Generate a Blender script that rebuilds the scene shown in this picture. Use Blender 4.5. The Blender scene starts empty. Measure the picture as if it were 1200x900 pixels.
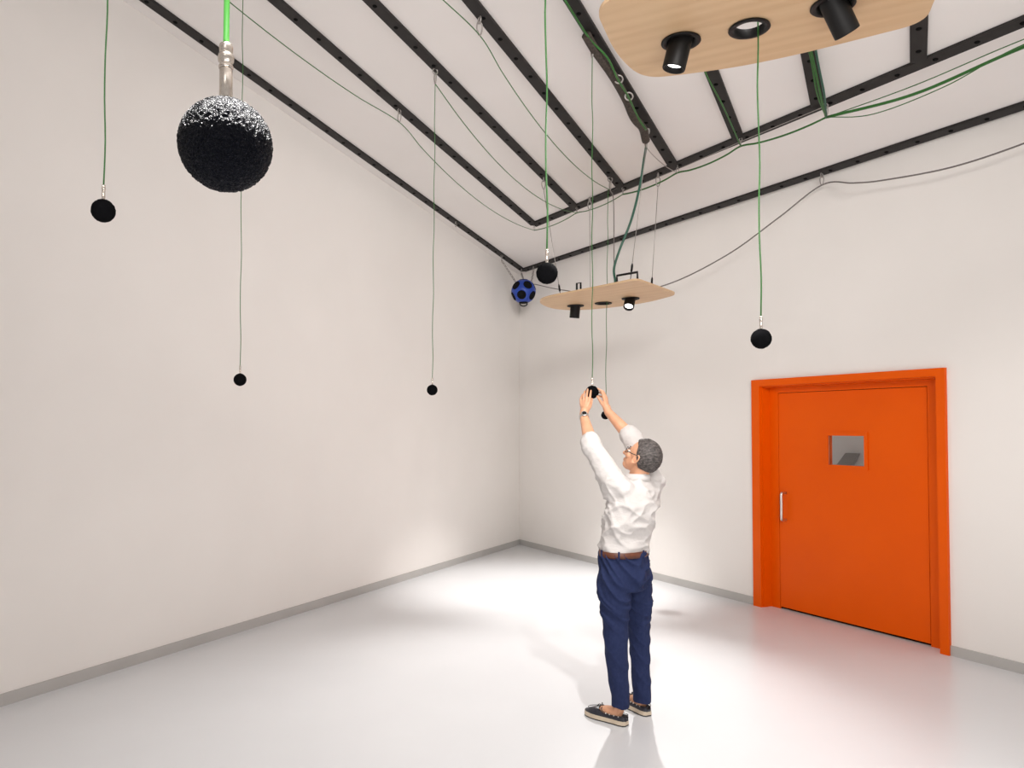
import bpy, bmesh, math, random
import numpy as np
from mathutils import Vector, Matrix, Euler, noise
random.seed(7)
sc = bpy.context.scene
COL = sc.collection

# ------------------------------------------------------------------ camera, world, light, exposure
F_PX, PPX, PPY, HOR, EYE = 900.0, 540.0, 475.0, 499.0, 1.78
PITCH = math.atan((HOR - PPY) / F_PX)
cam = bpy.data.cameras.new('camera')
cam.sensor_width = 36.0
cam.sensor_fit = 'HORIZONTAL'
cam.lens = 36.0 * F_PX / 1200
cam.shift_x = (600 - PPX) / 1200
cam.shift_y = (PPY - 450) / 1200
cam.clip_start = 0.05
cam_o = bpy.data.objects.new('camera', cam)
COL.objects.link(cam_o)
cam_o.location = (0, 0, EYE)
cam_o.rotation_euler = (math.pi / 2 + PITCH, 0, 0)
sc.camera = cam_o

sc.view_settings.view_transform = 'Standard'
sc.view_settings.look = 'None'
sc.view_settings.gamma = 1.0
sc.view_settings.use_curve_mapping = False
sc.view_settings.exposure = 0.02

world = bpy.data.worlds.new('world')
sc.world = world
world.use_nodes = True
wb = world.node_tree.nodes['Background']
wb.inputs['Color'].default_value = (1.0, 0.95, 0.91, 1)
wb.inputs['Strength'].default_value = 0.50

# (energy in watts) board lamps, then the added overhead and back fill lights
P_FAR_DOWN, P_FAR_OUT, P_NEAR_IN, P_NEAR_DOOR, P_OVERHEAD = 500, 430, 210, 190, 1500
P_BACK = 66


def link_light(name, kind, loc, aim, energy, **kw):
    l = bpy.data.lights.new(name, kind)
    l.energy = energy
    l.color = kw.pop('color', (1.0, 0.97, 0.94))
    for k, v in kw.items():
        setattr(l, k, v)
    o = bpy.data.objects.new(name, l)
    COL.objects.link(o)
    o.location = loc
    o.rotation_euler = (Vector(aim) - Vector(loc)).to_track_quat('-Z', 'Y').to_euler()
    return o


# unseen fill lights, added for brightness: above the camera, behind it, low behind it
link_light('overhead_fill', 'SPOT', (-0.15, 0.85, 3.6), (-0.2, 0.7, 0), P_OVERHEAD, spot_size=math.radians(40), spot_blend=0.6, shadow_soft_size=0.03)
link_light('back_fill', 'AREA', (0.9, -2.0, 4.3), (0.9, 11.6, 2.6), P_BACK, shape='RECTANGLE', size=3.5, size_y=1.2, spread=math.radians(58))
link_light('uplight_fill', 'AREA', (1.2, -1.2, 0.5), (1.3, 0.6, 4.5), 125, shape='RECTANGLE', size=3.0, size_y=1.0)

# ------------------------------------------------------------------ geometry of the place
V = Vector
CAM = V((0, 0, EYE))
FW = V((0, math.cos(PITCH), math.sin(PITCH)))
UP = V((0, -math.sin(PITCH), math.cos(PITCH)))


def ray(x, y):
    return FW + V((1, 0, 0)) * ((x - PPX) / F_PX) - UP * ((y - PPY) / F_PX)


def on_plane(x, y, p, n):
    d = ray(x, y)
    return CAM + d * ((p - CAM).dot(n) / d.dot(n))


def at(x, y, Y):
    d = ray(x, y)
    return CAM + d * (Y / d.y)


def on_z(x, y, z):
    return on_plane(x, y, V((0, 0, z)), V((0, 0, 1)))


CORNER = V((0.8839, 11.5808, 0))
A = V((-0.49618, -0.86822, 0)).normalized()      # along the left wall, out of the corner
B = V((0.46390, -0.88589, 0)).normalized()       # along the right wall, out of the corner
NL = V((0.86822, -0.49618, 0)).normalized()      # left wall, into the room
NR = V((-0.88589, -0.46390, 0)).normalized()     # right wall, into the room
K = V((0.8839, 11.5808, 4.0687))                 # corner at the ceiling
NC = V((0.13339, 0.06985, 0.98860)).normalized()


def ceil_z(x, y):
    return K.z - (NC.x * (x - K.x) + NC.y * (y - K.y)) / NC.z


def on_ceil(x, y, drop=0.0):
    p = on_plane(x, y, K - NC * drop, NC)
    return p


# ------------------------------------------------------------------ helpers
def new_mat(name):
    m = bpy.data.materials.new(name)
    m.use_nodes = True
    nt = m.node_tree
    return m, nt, nt.nodes['Principled BSDF'], nt.links


def simple(name, col, rough=0.5, metal=0.0, spec=0.5):
    m, nt, b, L = new_mat(name)
    b.inputs['Base Color'].default_value = (*col, 1)
    b.inputs['Roughness'].default_value = rough
    b.inputs['Metallic'].default_value = metal
    b.inputs['Specular IOR Level'].default_value = spec
    return m


def noisy(name, c1, c2, scale, rough=0.5, bump=0.0, bscale=None, detail=6, spec=0.5, stretch=(1, 1, 1), metal=0.0, bdist=0.01):
    m, nt, b, L = new_mat(name)
    N = nt.nodes
    tc = N.new('ShaderNodeTexCoord')
    mp = N.new('ShaderNodeMapping')
    mp.inputs['Scale'].default_value = stretch
    L.new(tc.outputs['Object'], mp.inputs['Vector'])
    nz = N.new('ShaderNodeTexNoise')
    nz.inputs['Scale'].default_value = scale
    nz.inputs['Detail'].default_value = detail
    L.new(mp.outputs['Vector'], nz.inputs['Vector'])
    cr = N.new('ShaderNodeValToRGB')
    cr.color_ramp.elements[0].position = 0.35
    cr.color_ramp.elements[1].position = 0.65
    cr.color_ramp.elements[0].color = (*c1, 1)
    cr.color_ramp.elements[1].color = (*c2, 1)
    L.new(nz.outputs['Fac'], cr.inputs['Fac'])
    L.new(cr.outputs['Color'], b.inputs['Base Color'])
    b.inputs['Roughness'].default_value = rough
    b.inputs['Specular IOR Level'].default_value = spec
    b.inputs['Metallic'].default_value = metal
    if bump:
        n2 = N.new('ShaderNodeTexNoise')
        n2.inputs['Scale'].default_value = bscale or scale
        n2.inputs['Detail'].default_value = 4
        L.new(mp.outputs['Vector'], n2.inputs['Vector'])
        bp = N.new('ShaderNodeBump')
        bp.inputs['Strength'].default_value = bump
        bp.inputs['Distance'].default_value = bdist
        L.new(n2.outputs['Fac'], bp.inputs['Height'])
        L.new(bp.outputs['Normal'], b.inputs['Normal'])
    return m


def link(name, me, m, parent=None, smooth=False, kind=None):
    o = bpy.data.objects.new(name, me)
    COL.objects.link(o)
    if m is not None:
        me.materials.clear()
        me.materials.append(m)
    if smooth:
        me.polygons.foreach_set('use_smooth', [True] * len(me.polygons))
    if parent is not None:
        o.parent = parent
    if kind:
        o['kind'] = kind
    return o


def from_bm(name, bm, m, parent=None, smooth=False, kind=None):
    bmesh.ops.recalc_face_normals(bm, faces=bm.faces[:])
    me = bpy.data.meshes.new(name)
    bm.to_mesh(me)
    bm.free()
    return link(name, me, m, parent, smooth, kind)


def tag(o, label, cat, group=None):
    o['label'] = label
    o['category'] = cat
    if group:
        o['group'] = group
    return o


def thing(name, label, cat, loc=(0, 0, 0), rz=0.0, group=None):
    o = bpy.data.objects.new(name, None)
    o.empty_display_size = 0.05
    COL.objects.link(o)
    o.location = loc
    o.rotation_euler = (0, 0, rz)
    return tag(o, label, cat, group)


def quad_prism(bm, pts, off):
    """a slab: polygon pts pushed by the vector off"""
    v = [bm.verts.new(p) for p in pts]
    w = [bm.verts.new(V(p) + off) for p in pts]
    n = len(pts)
    bm.faces.new(v)
    bm.faces.new(w[::-1])
    for i in range(n):
        bm.faces.new((v[i], v[(i + 1) % n], w[(i + 1) % n], w[i]))


def box(bm, mat4, sx, sy, sz, bevel=0.0):
    r = bmesh.ops.create_cube(bm, size=1.0, matrix=mat4 @ Matrix.Diagonal((sx, sy, sz, 1)))
    if bevel:
        es = list({e for v in r['verts'] for e in v.link_edges})
        bmesh.ops.bevel(bm, geom=es, offset=bevel, segments=2, profile=0.5, affect='EDGES')


def frame(p, x, y, z):
    m = Matrix((V(x).normalized(), V(y).normalized(), V(z).normalized())).transposed().to_4x4()
    m.translation = p
    return m


def lathe(bm, prof, seg=24, mat4=Matrix(), cap=True):
    rings = []
    for r, z in prof:
        if r < 1e-6:
            rings.append([bm.verts.new(mat4 @ V((0, 0, z)))])
        else:
            rings.append([bm.verts.new(mat4 @ V((r * math.cos(2 * math.pi * i / seg), r * math.sin(2 * math.pi * i / seg), z))) for i in range(seg)])
    for a, b in zip(rings, rings[1:]):
        for i in range(seg):
            j = (i + 1) % seg
            if len(a) == 1 and len(b) == 1:
                continue
            if len(a) == 1:
                bm.faces.new((a[0], b[i], b[j]))
            elif len(b) == 1:
                bm.faces.new((a[i], b[0], a[j]))
            else:
                bm.faces.new((a[i], b[i], b[j], a[j]))
    for r in (rings[0], rings[-1]):
        if cap and len(r) > 1:
            try:
                bm.faces.new(r)
            except ValueError:
                pass


def catmull(pts, sub=8):
    pts = [V(p) for p in pts]
    if len(pts) < 3:
        return pts
    out = []
    P = [pts[0] * 2 - pts[1]] + pts + [pts[-1] * 2 - pts[-2]]
    for i in range(1, len(P) - 2):
        p0, p1, p2, p3 = P[i - 1:i + 3]
        for k in range(sub):
            t = k / sub
            out.append(0.5 * ((2 * p1) + (p2 - p0) * t + (2 * p0 - 5 * p1 + 4 * p2 - p3) * t * t + (3 * p1 - p0 - 3 * p2 + p3) * t ** 3))
    out.append(pts[-1])
    return out


def tube(bm, pts, r, seg=8, closed=False):
    """sweep a circle along pts (r a number or one radius per point)"""
    pts = [V(p) for p in pts]
    n = len(pts)
    rs = r if isinstance(r, (list, tuple)) else [r] * n
    up = None
    rings = []
    for i in range(n):
        if closed:
            t = pts[(i + 1) % n] - pts[i - 1]
        else:
            t = pts[min(i + 1, n - 1)] - pts[max(i - 1, 0)]
        t.normalize()
        if up is None:
            up = t.orthogonal().normalized()
        u = (up - t * up.dot(t))
        u = u.normalized() if u.length > 1e-6 else t.orthogonal().normalized()
        up = u
        w = t.cross(u)
        rings.append([bm.verts.new(pts[i] + (u * math.cos(2 * math.pi * k / seg) + w * math.sin(2 * math.pi * k / seg)) * rs[i]) for k in range(seg)])
    rng = range(n) if closed else range(n - 1)
    for i in rng:
        a, b = rings[i], rings[(i + 1) % n]
        for k in range(seg):
            bm.faces.new((a[k], a[(k + 1) % seg], b[(k + 1) % seg], b[k]))
    if not closed:
        bm.faces.new(rings[0][::-1])
        bm.faces.new(rings[-1])


def ball(bm, c, r, sub=2, ax=None):
    """sphere or ellipsoid: ax = ((dir, r), (dir, r), (dir, r))"""
    if ax is None:
        m = Matrix.Translation(c) @ Matrix.Scale(r, 4)
    else:
        m = frame(V(c), ax[0][0], ax[1][0], ax[2][0]) @ Matrix.Diagonal((ax[0][1], ax[1][1], ax[2][1], 1))
    bmesh.ops.create_icosphere(bm, subdivisions=sub, radius=1.0, matrix=m)


def chain(bm, pts, rs, seg=14):
    """tapered limb through pts with round ends, for melting together"""
    for i, (p, r) in enumerate(zip(pts, rs)):
        ball(bm, p, r, 2)
    for (p, r), (q, s) in zip(zip(pts, rs), zip(pts[1:], rs[1:])):
        tube(bm, [p, V(p).lerp(V(q), 0.5), q], [r, (r + s) / 2, s], seg)


def loft(bm, secs, seg=28):
    """secs: (centre, u vector, v vector) ellipse rings, capped"""
    rings = []
    for c, u, w in secs:
        rings.append([bm.verts.new(V(c) + V(u) * math.cos(2 * math.pi * i / seg) + V(w) * math.sin(2 * math.pi * i / seg)) for i in range(seg)])
    for a, b in zip(rings, rings[1:]):
        for i in range(seg):
            j = (i + 1) % seg
            bm.faces.new((a[i], a[j], b[j], b[i]))
    bm.faces.new(rings[0][::-1])
    bm.faces.new(rings[-1])


def melt(name, bm, voxel, m, parent, smooth_it=6, fac=0.5):
    """melt the overlapping volumes of bm into one continuous surface"""
    bmesh.ops.recalc_face_normals(bm, faces=bm.faces[:])
    me = bpy.data.meshes.new(name + '_raw')
    bm.to_mesh(me)
    bm.free()
    tmp = bpy.data.objects.new(name + '_raw', me)
    COL.objects.link(tmp)
    md = tmp.modifiers.new('r', 'REMESH')
    md.mode = 'VOXEL'
    md.voxel_size = voxel
    s = tmp.modifiers.new('s', 'SMOOTH')
    s.factor = fac
    s.iterations = smooth_it
    dg = bpy.context.evaluated_depsgraph_get()
    out = bpy.data.meshes.new_from_object(tmp.evaluated_get(dg))
    bpy.data.objects.remove(tmp)
    bpy.data.meshes.remove(me)
    out.name = name
    return link(name, out, m, parent, True)


# ------------------------------------------------------------------ materials
M = {}
M['wall'] = noisy('wall_paint', (0.80, 0.765, 0.735), (0.82, 0.785, 0.755), 1.3, rough=0.85, bump=0.05, bscale=220, spec=0.2)
M['ceiling'] = noisy('ceiling_paint', (0.82, 0.785, 0.765), (0.84, 0.805, 0.785), 1.1, rough=0.9, spec=0.1)
M['floor'] = noisy('epoxy_floor', (0.655, 0.665, 0.685), (0.685, 0.695, 0.715), 0.8, rough=0.28, bump=0.03, bscale=6, spec=0.45)
M['baseboard'] = noisy('grey_skirting', (0.43, 0.415, 0.40), (0.46, 0.445, 0.43), 3, rough=0.5)
M['rail'] = noisy('black_rail', (0.024, 0.0215, 0.021), (0.030, 0.027, 0.026), 14, rough=0.6, spec=0.2)
M['bolt'] = simple('black_bolt', (0.002, 0.002, 0.002), 0.8, 0.0, 0.1)
M['orange'] = noisy('orange_lacquer', (0.74, 0.092, 0.0), (0.77, 0.099, 0.0), 1.5, rough=0.34, bump=0.012, bscale=90, spec=0.14)
M['steel'] = noisy('brushed_steel', (0.62, 0.60, 0.57), (0.72, 0.70, 0.67), 40, rough=0.32, metal=1.0, stretch=(1, 1, 0.1))
M['nickel'] = noisy('nickel_barrel', (0.60, 0.54, 0.48), (0.68, 0.62, 0.56), 300, rough=0.27, metal=1.0)
M['wire'] = simple('steel_wire', (0.36, 0.33, 0.31), 0.45, 0.6)
M['greywire'] = simple('grey_cable_skin', (0.16, 0.14, 0.13), 0.55)
M['green'] = simple('green_cable_skin', (0.020, 0.120, 0.016), 0.45)
M['brightgreen'] = simple('bright_green_cable_skin', (0.12, 0.50, 0.09), 0.4)
M['darkgreen'] = simple('dark_green_cable_skin', (0.008, 0.075, 0.045), 0.45)
M['sleeve'] = noisy('dark_braid', (0.022, 0.016, 0.012), (0.06, 0.045, 0.035), 60, rough=0.75)
M['blackmetal'] = simple('black_metal', (0.005, 0.0045, 0.0045), 0.5, 0.0, 0.25)
M['glassy'] = None
M['blue'] = noisy('blue_cabinet', (0.008, 0.040, 0.30), (0.012, 0.055, 0.36), 6, rough=0.4)
M['cone'] = simple('black_cone', (0.004, 0.004, 0.0045), 0.8, 0.0, 0.15)

# oak veneer: grain along the local x axis
m, nt, b, L = new_mat('oak_veneer')
N = nt.nodes
tc = N.new('ShaderNodeTexCoord')
mp = N.new('ShaderNodeMapping')
mp.inputs['Scale'].default_value = (0.5, 4.0, 4.0)
L.new(tc.outputs['Object'], mp.inputs['Vector'])
nz = N.new('ShaderNodeTexNoise'); nz.inputs['Scale'].default_value = 3.2; nz.inputs['Detail'].default_value = 8; nz.inputs['Distortion'].default_value = 0.6
L.new(mp.outputs['Vector'], nz.inputs['Vector'])
wv = N.new('ShaderNodeTexWave'); wv.bands_direction = 'Y'; wv.inputs['Scale'].default_value = 0.9; wv.inputs['Distortion'].default_value = 7; wv.inputs['Detail'].default_value = 3
L.new(mp.outputs['Vector'], wv.inputs['Vector'])
mx = N.new('ShaderNodeMix'); mx.data_type = 'FLOAT'; mx.inputs[0].default_value = 0.2
L.new(nz.outputs['Fac'], mx.inputs[2]); L.new(wv.outputs['Fac'], mx.inputs[3])
cr = N.new('ShaderNodeValToRGB')
cr.color_ramp.elements[0].position = 0.2; cr.color_ramp.elements[0].color = (0.57, 0.37, 0.205, 1)
cr.color_ramp.elements[1].position = 0.75; cr.color_ramp.elements[1].color = (0.68, 0.475, 0.285, 1)
L.new(mx.outputs[0], cr.inputs['Fac']); L.new(cr.outputs['Color'], b.inputs['Base Color'])
b.inputs['Roughness'].default_value = 0.5
M['oak'] = m

# open foam: black, with a grainy glinting skin
m, nt, b, L = new_mat('black_foam')
N = nt.nodes
b.inputs['Base Color'].default_value = (0.0025, 0.003, 0.006, 1)
b.inputs['Roughness'].default_value = 0.42
b.inputs['Specular IOR Level'].default_value = 0.15
tc = N.new('ShaderNodeTexCoord')
vo = N.new('ShaderNodeTexVoronoi'); vo.inputs['Scale'].default_value = 800
L.new(tc.outputs['Object'], vo.inputs['Vector'])
bp = N.new('ShaderNodeBump'); bp.inputs['Strength'].default_value = 1.0; bp.inputs['Distance'].default_value = 0.003
L.new(vo.outputs['Distance'], bp.inputs['Height']); L.new(bp.outputs['Normal'], b.inputs['Normal'])
M['foam'] = m
M['finefoam'] = noisy('fine_black_foam', (0.0035, 0.0035, 0.004), (0.006, 0.006, 0.007), 300, rough=0.95, spec=0.03, bump=0.6, bscale=400, bdist=0.002)

# lamp lens
m, nt, b, L = new_mat('lamp_lens')
b.inputs['Base Color'].default_value = (1, 1, 1, 1)
b.inputs['Emission Color'].default_value = (1.0, 0.98, 0.95, 1)
b.inputs['Emission Strength'].default_value = 6.0
M['lens'] = m

# window glass in the door
m, nt, b, L = new_mat('window_glass')
b.inputs['Base Color'].default_value = (0.86, 0.88, 0.87, 1)
b.inputs['Roughness'].default_value = 0.02
b.inputs['Transmission Weight'].default_value = 1.0
b.inputs['IOR'].default_value = 1.3
M['glass'] = m

# ------------------------------------------------------------------ the setting
LW, RW, TOP = 15.0, 13.5, 6.4


def wl(s, n, z):                                  # left wall frame
    p = CORNER + A * s + NL * n
    return V((p.x, p.y, z))


def wr(s, n, z):                                  # right wall frame
    p = CORNER + B * s + NR * n
    return V((p.x, p.y, z))


def wcz(p):
    return ceil_z(p.x, p.y)


TH = 0.25
bm = bmesh.new()
quad_prism(bm, [CORNER + A * -0.3 + B * -0.3, CORNER + A * LW - B * 0.3, CORNER + A * LW + B * RW, CORNER + B * RW - A * 0.3], V((0, 0, -0.2)))
from_bm('floor', bm, M['floor'], kind='structure')

bm = bmesh.new()
e = wl(LW, 0, 0)
quad_prism(bm, [wl(-TH, 0, 0), wl(LW, 0, 0), wl(LW, 0, wcz(e)), wl(-TH, 0, wcz(wl(-TH, 0, 0)))], -NL * TH)
from_bm('wall_left', bm, M['wall'], kind='structure')

# the right wall, with the door opening left out
DS0, DS1, DZ = 4.50, 6.225, 2.17
bm = bmesh.new()
quad_prism(bm, [wr(-TH, 0, 0), wr(DS0, 0, 0), wr(DS0, 0, wcz(wr(DS0, 0, 0))), wr(-TH, 0, wcz(wr(-TH, 0, 0)))], -NR * TH)
quad_prism(bm, [wr(DS1, 0, 0), wr(RW, 0, 0), wr(RW, 0, wcz(wr(RW, 0, 0))), wr(DS1, 0, wcz(wr(DS1, 0, 0)))], -NR * TH)
quad_prism(bm, [wr(DS0, 0, DZ), wr(DS1, 0, DZ), wr(DS1, 0, wcz(wr(DS1, 0, 0))), wr(DS0, 0, wcz(wr(DS0, 0, 0)))], -NR * TH)
from_bm('wall_right', bm, M['wall'], kind='structure')

bm = bmesh.new()
cs = [CORNER - A * 0.3 - B * 0.3, CORNER + A * LW - B * 0.3, CORNER + A * LW + B * RW, CORNER + B * RW - A * 0.3]
quad_prism(bm, [V((p.x, p.y, ceil_z(p.x, p.y))) for p in cs], V((0, 0, 0.2)))
from_bm('ceiling', bm, M['ceiling'], kind='structure')

# skirting
BH, BT = 0.078, 0.012
bm = bmesh.new()
quad_prism(bm, [wl(BT, 0, 0), wl(LW, 0, 0), wl(LW, 0, BH), wl(BT, 0, BH)], NL * BT)
from_bm('baseboard_left', bm, M['baseboard'], kind='structure')
bm = bmesh.new()
quad_prism(bm, [wr(BT * 0.5, 0, 0), wr(4.405, 0, 0), wr(4.405, 0, BH), wr(BT * 0.5, 0, BH)], NR * BT)
quad_prism(bm, [wr(6.295, 0, 0), wr(RW, 0, 0), wr(RW, 0, BH), wr(6.295, 0, BH)], NR * BT)
from_bm('baseboard_right', bm, M['baseboard'], kind='structure')

# what is seen through the door's window: a pale corridor
bm = bmesh.new()
quad_prism(bm, [wr(2.2, -1.9, 0), wr(7.5, -1.9, 0), wr(7.5, -1.9, 3.2), wr(2.2, -1.9, 3.2)], -NR * 0.1)
M['corr'] = simple('corridor_paint', (0.78, 0.78, 0.78), 0.8)
from_bm('wall_corridor', bm, M['corr'], kind='structure')
bm = bmesh.new()  # slanted dark shape in front of the corridor wall
quad_prism(bm, [wr(3.55, -1.86, 0.80), wr(3.75, -1.86, 0.80), wr(4.20, -1.86, 1.36), wr(4.26, -1.86, 1.47), wr(4.10, -1.86, 1.47)], NR * 0.04)
M['corrdark'] = simple('corridor_dark_shape', (0.25, 0.24, 0.23), 0.7)
from_bm('dark_shape_1', bm, M['corrdark'], kind='structure')

# the door
door = bpy.data.objects.new('door_1', None)
COL.objects.link(door)
door['kind'] = 'structure'
bm = bmesh.new()
C0, C1, CZ, CP = 4.405, 6.295, 2.235, 0.03
for s0, s1, z0, z1 in ((C0, DS0, 0, CZ), (DS1, C1, 0, CZ), (DS0, DS1, DZ, CZ)):
    quad_prism(bm, [wr(s0, 0, z0), wr(s1, 0, z0), wr(s1, 0, z1), wr(s0, 0, z1)], NR * CP)
# jamb lining running back into the wall
for s0, s1, z0, z1 in ((DS0, DS0 + 0.012, 0, DZ), (DS1 - 0.012, DS1, 0, DZ), (DS0 + 0.012, DS1 - 0.012, DZ - 0.012, DZ)):
    quad_prism(bm, [wr(s0, 0.0, z0), wr(s1, 0.0, z0), wr(s1, 0.0, z1), wr(s0, 0.0, z1)], -NR * 0.2)
from_bm('door_casing', bm, M['orange'], door)
L0, L1, LZ, RD = 4.622, 6.075, 2.098, -0.10
bm = bmesh.new()
g = 0.005
for s0, s1, z0, z1 in ((DS0 + 0.012, L0 - g, 0, DZ - 0.012), (L1 + g, DS1 - 0.012, 0, DZ - 0.012), (L0 - g, L1 + g, LZ + g, DZ - 0.012)):
    quad_prism(bm, [wr(s0, RD, z0), wr(s1, RD, z0), wr(s1, RD, z1), wr(s0, RD, z1)], -NR * 0.06)
from_bm('door_frame', bm, M['orange'], door)
W0, W1, Z0, Z1 = 5.165, 5.525, 1.425, 1.69
bm = bmesh.new()
z_b = 0.022
for s0, s1, z0, z1 in ((L0, W0, z_b, LZ), (W1, L1, z_b, LZ), (W0, W1, z_b, Z0), (W0, W1, Z1, LZ)):
    quad_prism(bm, [wr(s0, RD, z0), wr(s1, RD, z0), wr(s1, RD, z1), wr(s0, RD, z1)], -NR * 0.06)
leaf = from_bm('door_leaf', bm, M['orange'], door)
bm = bmesh.new()
quad_prism(bm, [wr(L0 - g, RD - 0.035, 0.0), wr(L1 + g, RD - 0.035, 0.0), wr(L1 + g, RD - 0.035, 0.025), wr(L0 - g, RD - 0.035, 0.025)], -NR * 0.02)
for s0, s1 in ((L0 - g, L0), (L1, L1 + g)):
    quad_prism(bm, [wr(s0, RD - 0.02, 0.0), wr(s1, RD - 0.02, 0.0), wr(s1, RD - 0.02, LZ + g), wr(s0, RD - 0.02, LZ + g)], -NR * 0.02)
quad_prism(bm, [wr(L0, RD - 0.02, LZ), wr(L1, RD - 0.02, LZ), wr(L1, RD - 0.02, LZ + g), wr(L0, RD - 0.02, LZ + g)], -NR * 0.02)
from_bm('door_seal', bm, M['bolt'], door)
bm = bmesh.new()
fw, fp = 0.034, 0.010
for s0, s1, z0, z1 in ((W0 - fw, W1 + fw, Z1, Z1 + fw), (W0 - fw, W1 + fw, Z0 - fw, Z0), (W0 - fw, W0, Z0, Z1), (W1, W1 + fw, Z0, Z1)):
    quad_prism(bm, [wr(s0, RD, z0), wr(s1, RD, z0), wr(s1, RD, z1), wr(s0, RD, z1)], NR * fp)
from_bm('window_bead', bm, M['orange'], leaf)
bm = bmesh.new()
quad_prism(bm, [wr(W0, RD - 0.012, Z0), wr(W1, RD - 0.012, Z0), wr(W1, RD - 0.012, Z1), wr(W0, RD - 0.012, Z1)], -NR * 0.006)
from_bm('window_pane', bm, M['glass'], leaf)
bm = bmesh.new()
hs = 4.695
tube(bm, catmull([wr(hs, RD, 1.13), wr(hs, RD + 0.045, 1.13), wr(hs, RD + 0.06, 1.11), wr(hs, RD + 0.06, 1.0), wr(hs, RD + 0.06, 0.89), wr(hs, RD + 0.045, 0.87), wr(hs, RD, 0.87)], 6), 0.014, 12)
from_bm('door_handle', bm, M['steel'], leaf, True)['label'] = 'brushed steel pull handle'

# ------------------------------------------------------------------ ceiling rails
RAIL_T = 0.022


def rail(name_label, p0, p1, w, ext0=0.0, ext1=0.0, step=0.26, trim=0.0):
    """flat black bar bolted under the ceiling between two points of the ceiling plane"""
    d = (p1 - p0).normalized()
    p0 = p0 - d * ext0
    p1 = p1 + d * ext1
    L_ = (p1 - p0).length
    side = NC.cross(d).normalized()
    t = thing('ceiling_rail', name_label, 'rail', p0, 0, 'black ceiling rails')
    bm = bmesh.new()
    c = (d * (L_ / 2)) - NC * (RAIL_T / 2)
    box(bm, frame(c, d, side, NC), L_, w, RAIL_T, 0.004)
    from_bm('rail_bar', bm, M['rail'], t)
    proto = None
    k = 0.14
    n = 0
    while k < L_ - 0.1 and n < 48:
        q = d * k - NC * (RAIL_T - 0.002)
        if proto is None:
            bm = bmesh.new()
            lathe(bm, [(0, 0), (0.017, 0), (0.017, 0.004), (0.012, 0.009), (0, 0.009)], 12)
            proto = from_bm('bolt', bm, M['bolt'], t, True)
            o = proto
        else:
            o = proto.copy()
            COL.objects.link(o)
            o.parent = t
        o.matrix_local = frame(q, d, -side, -NC)
        k += step
        n += 1
    return t


RP = {}
RP['A0'], RP['A1'] = on_ceil(613, 316), on_ceil(1200, 122)
RP['B0'], RP['B1'] = on_ceil(626.5, 262), on_ceil(1200, 22.7)
rail('black ceiling rail running along the left wall to the corner', on_ceil(613, 316), on_ceil(174, 0), 0.095, 0.03, 3.0)
rail('black ceiling rail running along the wall with the orange door', on_ceil(613, 316), on_ceil(1200, 122), 0.10, 0.0, 3.5)
rail('black cross rail that the ends of the slanting rails meet', on_ceil(626.5, 262), on_ceil(1200, 22.7), 0.10, 0.03, 3.0)
for lab, e0, e1 in (
        ('black slanting ceiling rail next to the left wall rail', (626, 262), (330, 4.7)),
        ('black slanting ceiling rail whose hook carries the thin microphone cable near the room corner', (673, 241), (436, 0)),
        ('black slanting ceiling rail between the straight microphone cable and the dark cable sleeve', (728, 218), (552.5, 0)),
        ('black slanting ceiling rail with the dark cable sleeve hooked under it', (790, 194), (671, 0)),
        ('black ceiling rail half hidden behind the front rim of the nearer oak board', (865, 160), (834, 82)),
        ('black ceiling rail with a bundle of green cables hanging along it', (958.5, 122), (948, 62)),
        ('short black ceiling rail showing past the rounded end of the nearer oak board', (1076.5, 69), (1077, 27))):
    a_, b_ = on_ceil(*e0), on_ceil(*e1)
    rail(lab, a_, b_, 0.098, 0.01, 3.2)

# ------------------------------------------------------------------ hooks
def hook(px, py, label, size=0.05, drop=RAIL_T):
    """an eye plate with a snap hook, under a rail"""
    p = on_ceil(px, py, drop)
    t = thing('rail_hook', label, 'hook', p, random.uniform(0, 3), 'steel hooks on the rails')
    s = size
    bm = bmesh.new()
    pts = [V((0.35 * s * math.cos(q), 0, -0.30 * s + 0.38 * s * math.sin(q))) for q in [2 * math.pi * i / 14 for i in range(14)]]
    tube(bm, pts, 0.09 * s, 6, True)
    from_bm('eye_ring', bm, M['wire'], t, True)
    bm = bmesh.new()
    pts = []
    for i in range(18):
        q = 2 * math.pi * i / 18
        rr = 0.30 + 0.08 * math.sin(q)
        pts.append(V((0, rr * s * math.cos(q), -1.25 * s + 0.72 * s * math.sin(q))))
    tube(bm, pts, 0.085 * s, 6, True)
    from_bm('snap_ring', bm, M['wire'], t, True)
    return V((p.x, p.y, p.z - 1.95 * s))


HK = {}
HK['r2'] = hook(468, 128, 'steel hook on the second rail from the left wall holding a sagging cable', 0.06)
HK['m4'] = hook(510, 81, 'steel hook holding the thin vertical cable of the small microphone nearest the corner', 0.06)
HK['r4'] = hook(562, 20, 'steel hook near the top of the photo on the rail beside the straight green cable', 0.065)
HK['m6'] = hook(694, 48, 'steel hook at the upper end of the dark cable sleeve', 0.06)
HK['w1'] = hook(637, 208, 'steel hook behind the straight green cable of the middle microphone', 0.06)
HK['w2'] = hook(691, 232, 'steel hook on the cross rail holding the back left wire of the far oak board', 0.065)
HK['m7'] = hook(715, 208, 'steel hook near a rail end with two thin cables dropping to the far oak board', 0.065)
HK['w4'] = hook(771, 203, 'steel hook on the cross rail holding the back right wire of the far oak board', 0.065)
HK['w3'] = hook(757, 150, 'steel hook at the lower end of the dark cable sleeve', 0.085)
HK['b0'] = hook(626, 264, 'steel hook where the cross rail begins, nearest the room corner', 0.032)
HK['b1'] = hook(676, 243, 'steel hook where the second slanting rail meets the cross rail', 0.032)
HK['b2'] = hook(730, 220, 'steel hook where the third slanting rail meets the cross rail', 0.035)
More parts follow.
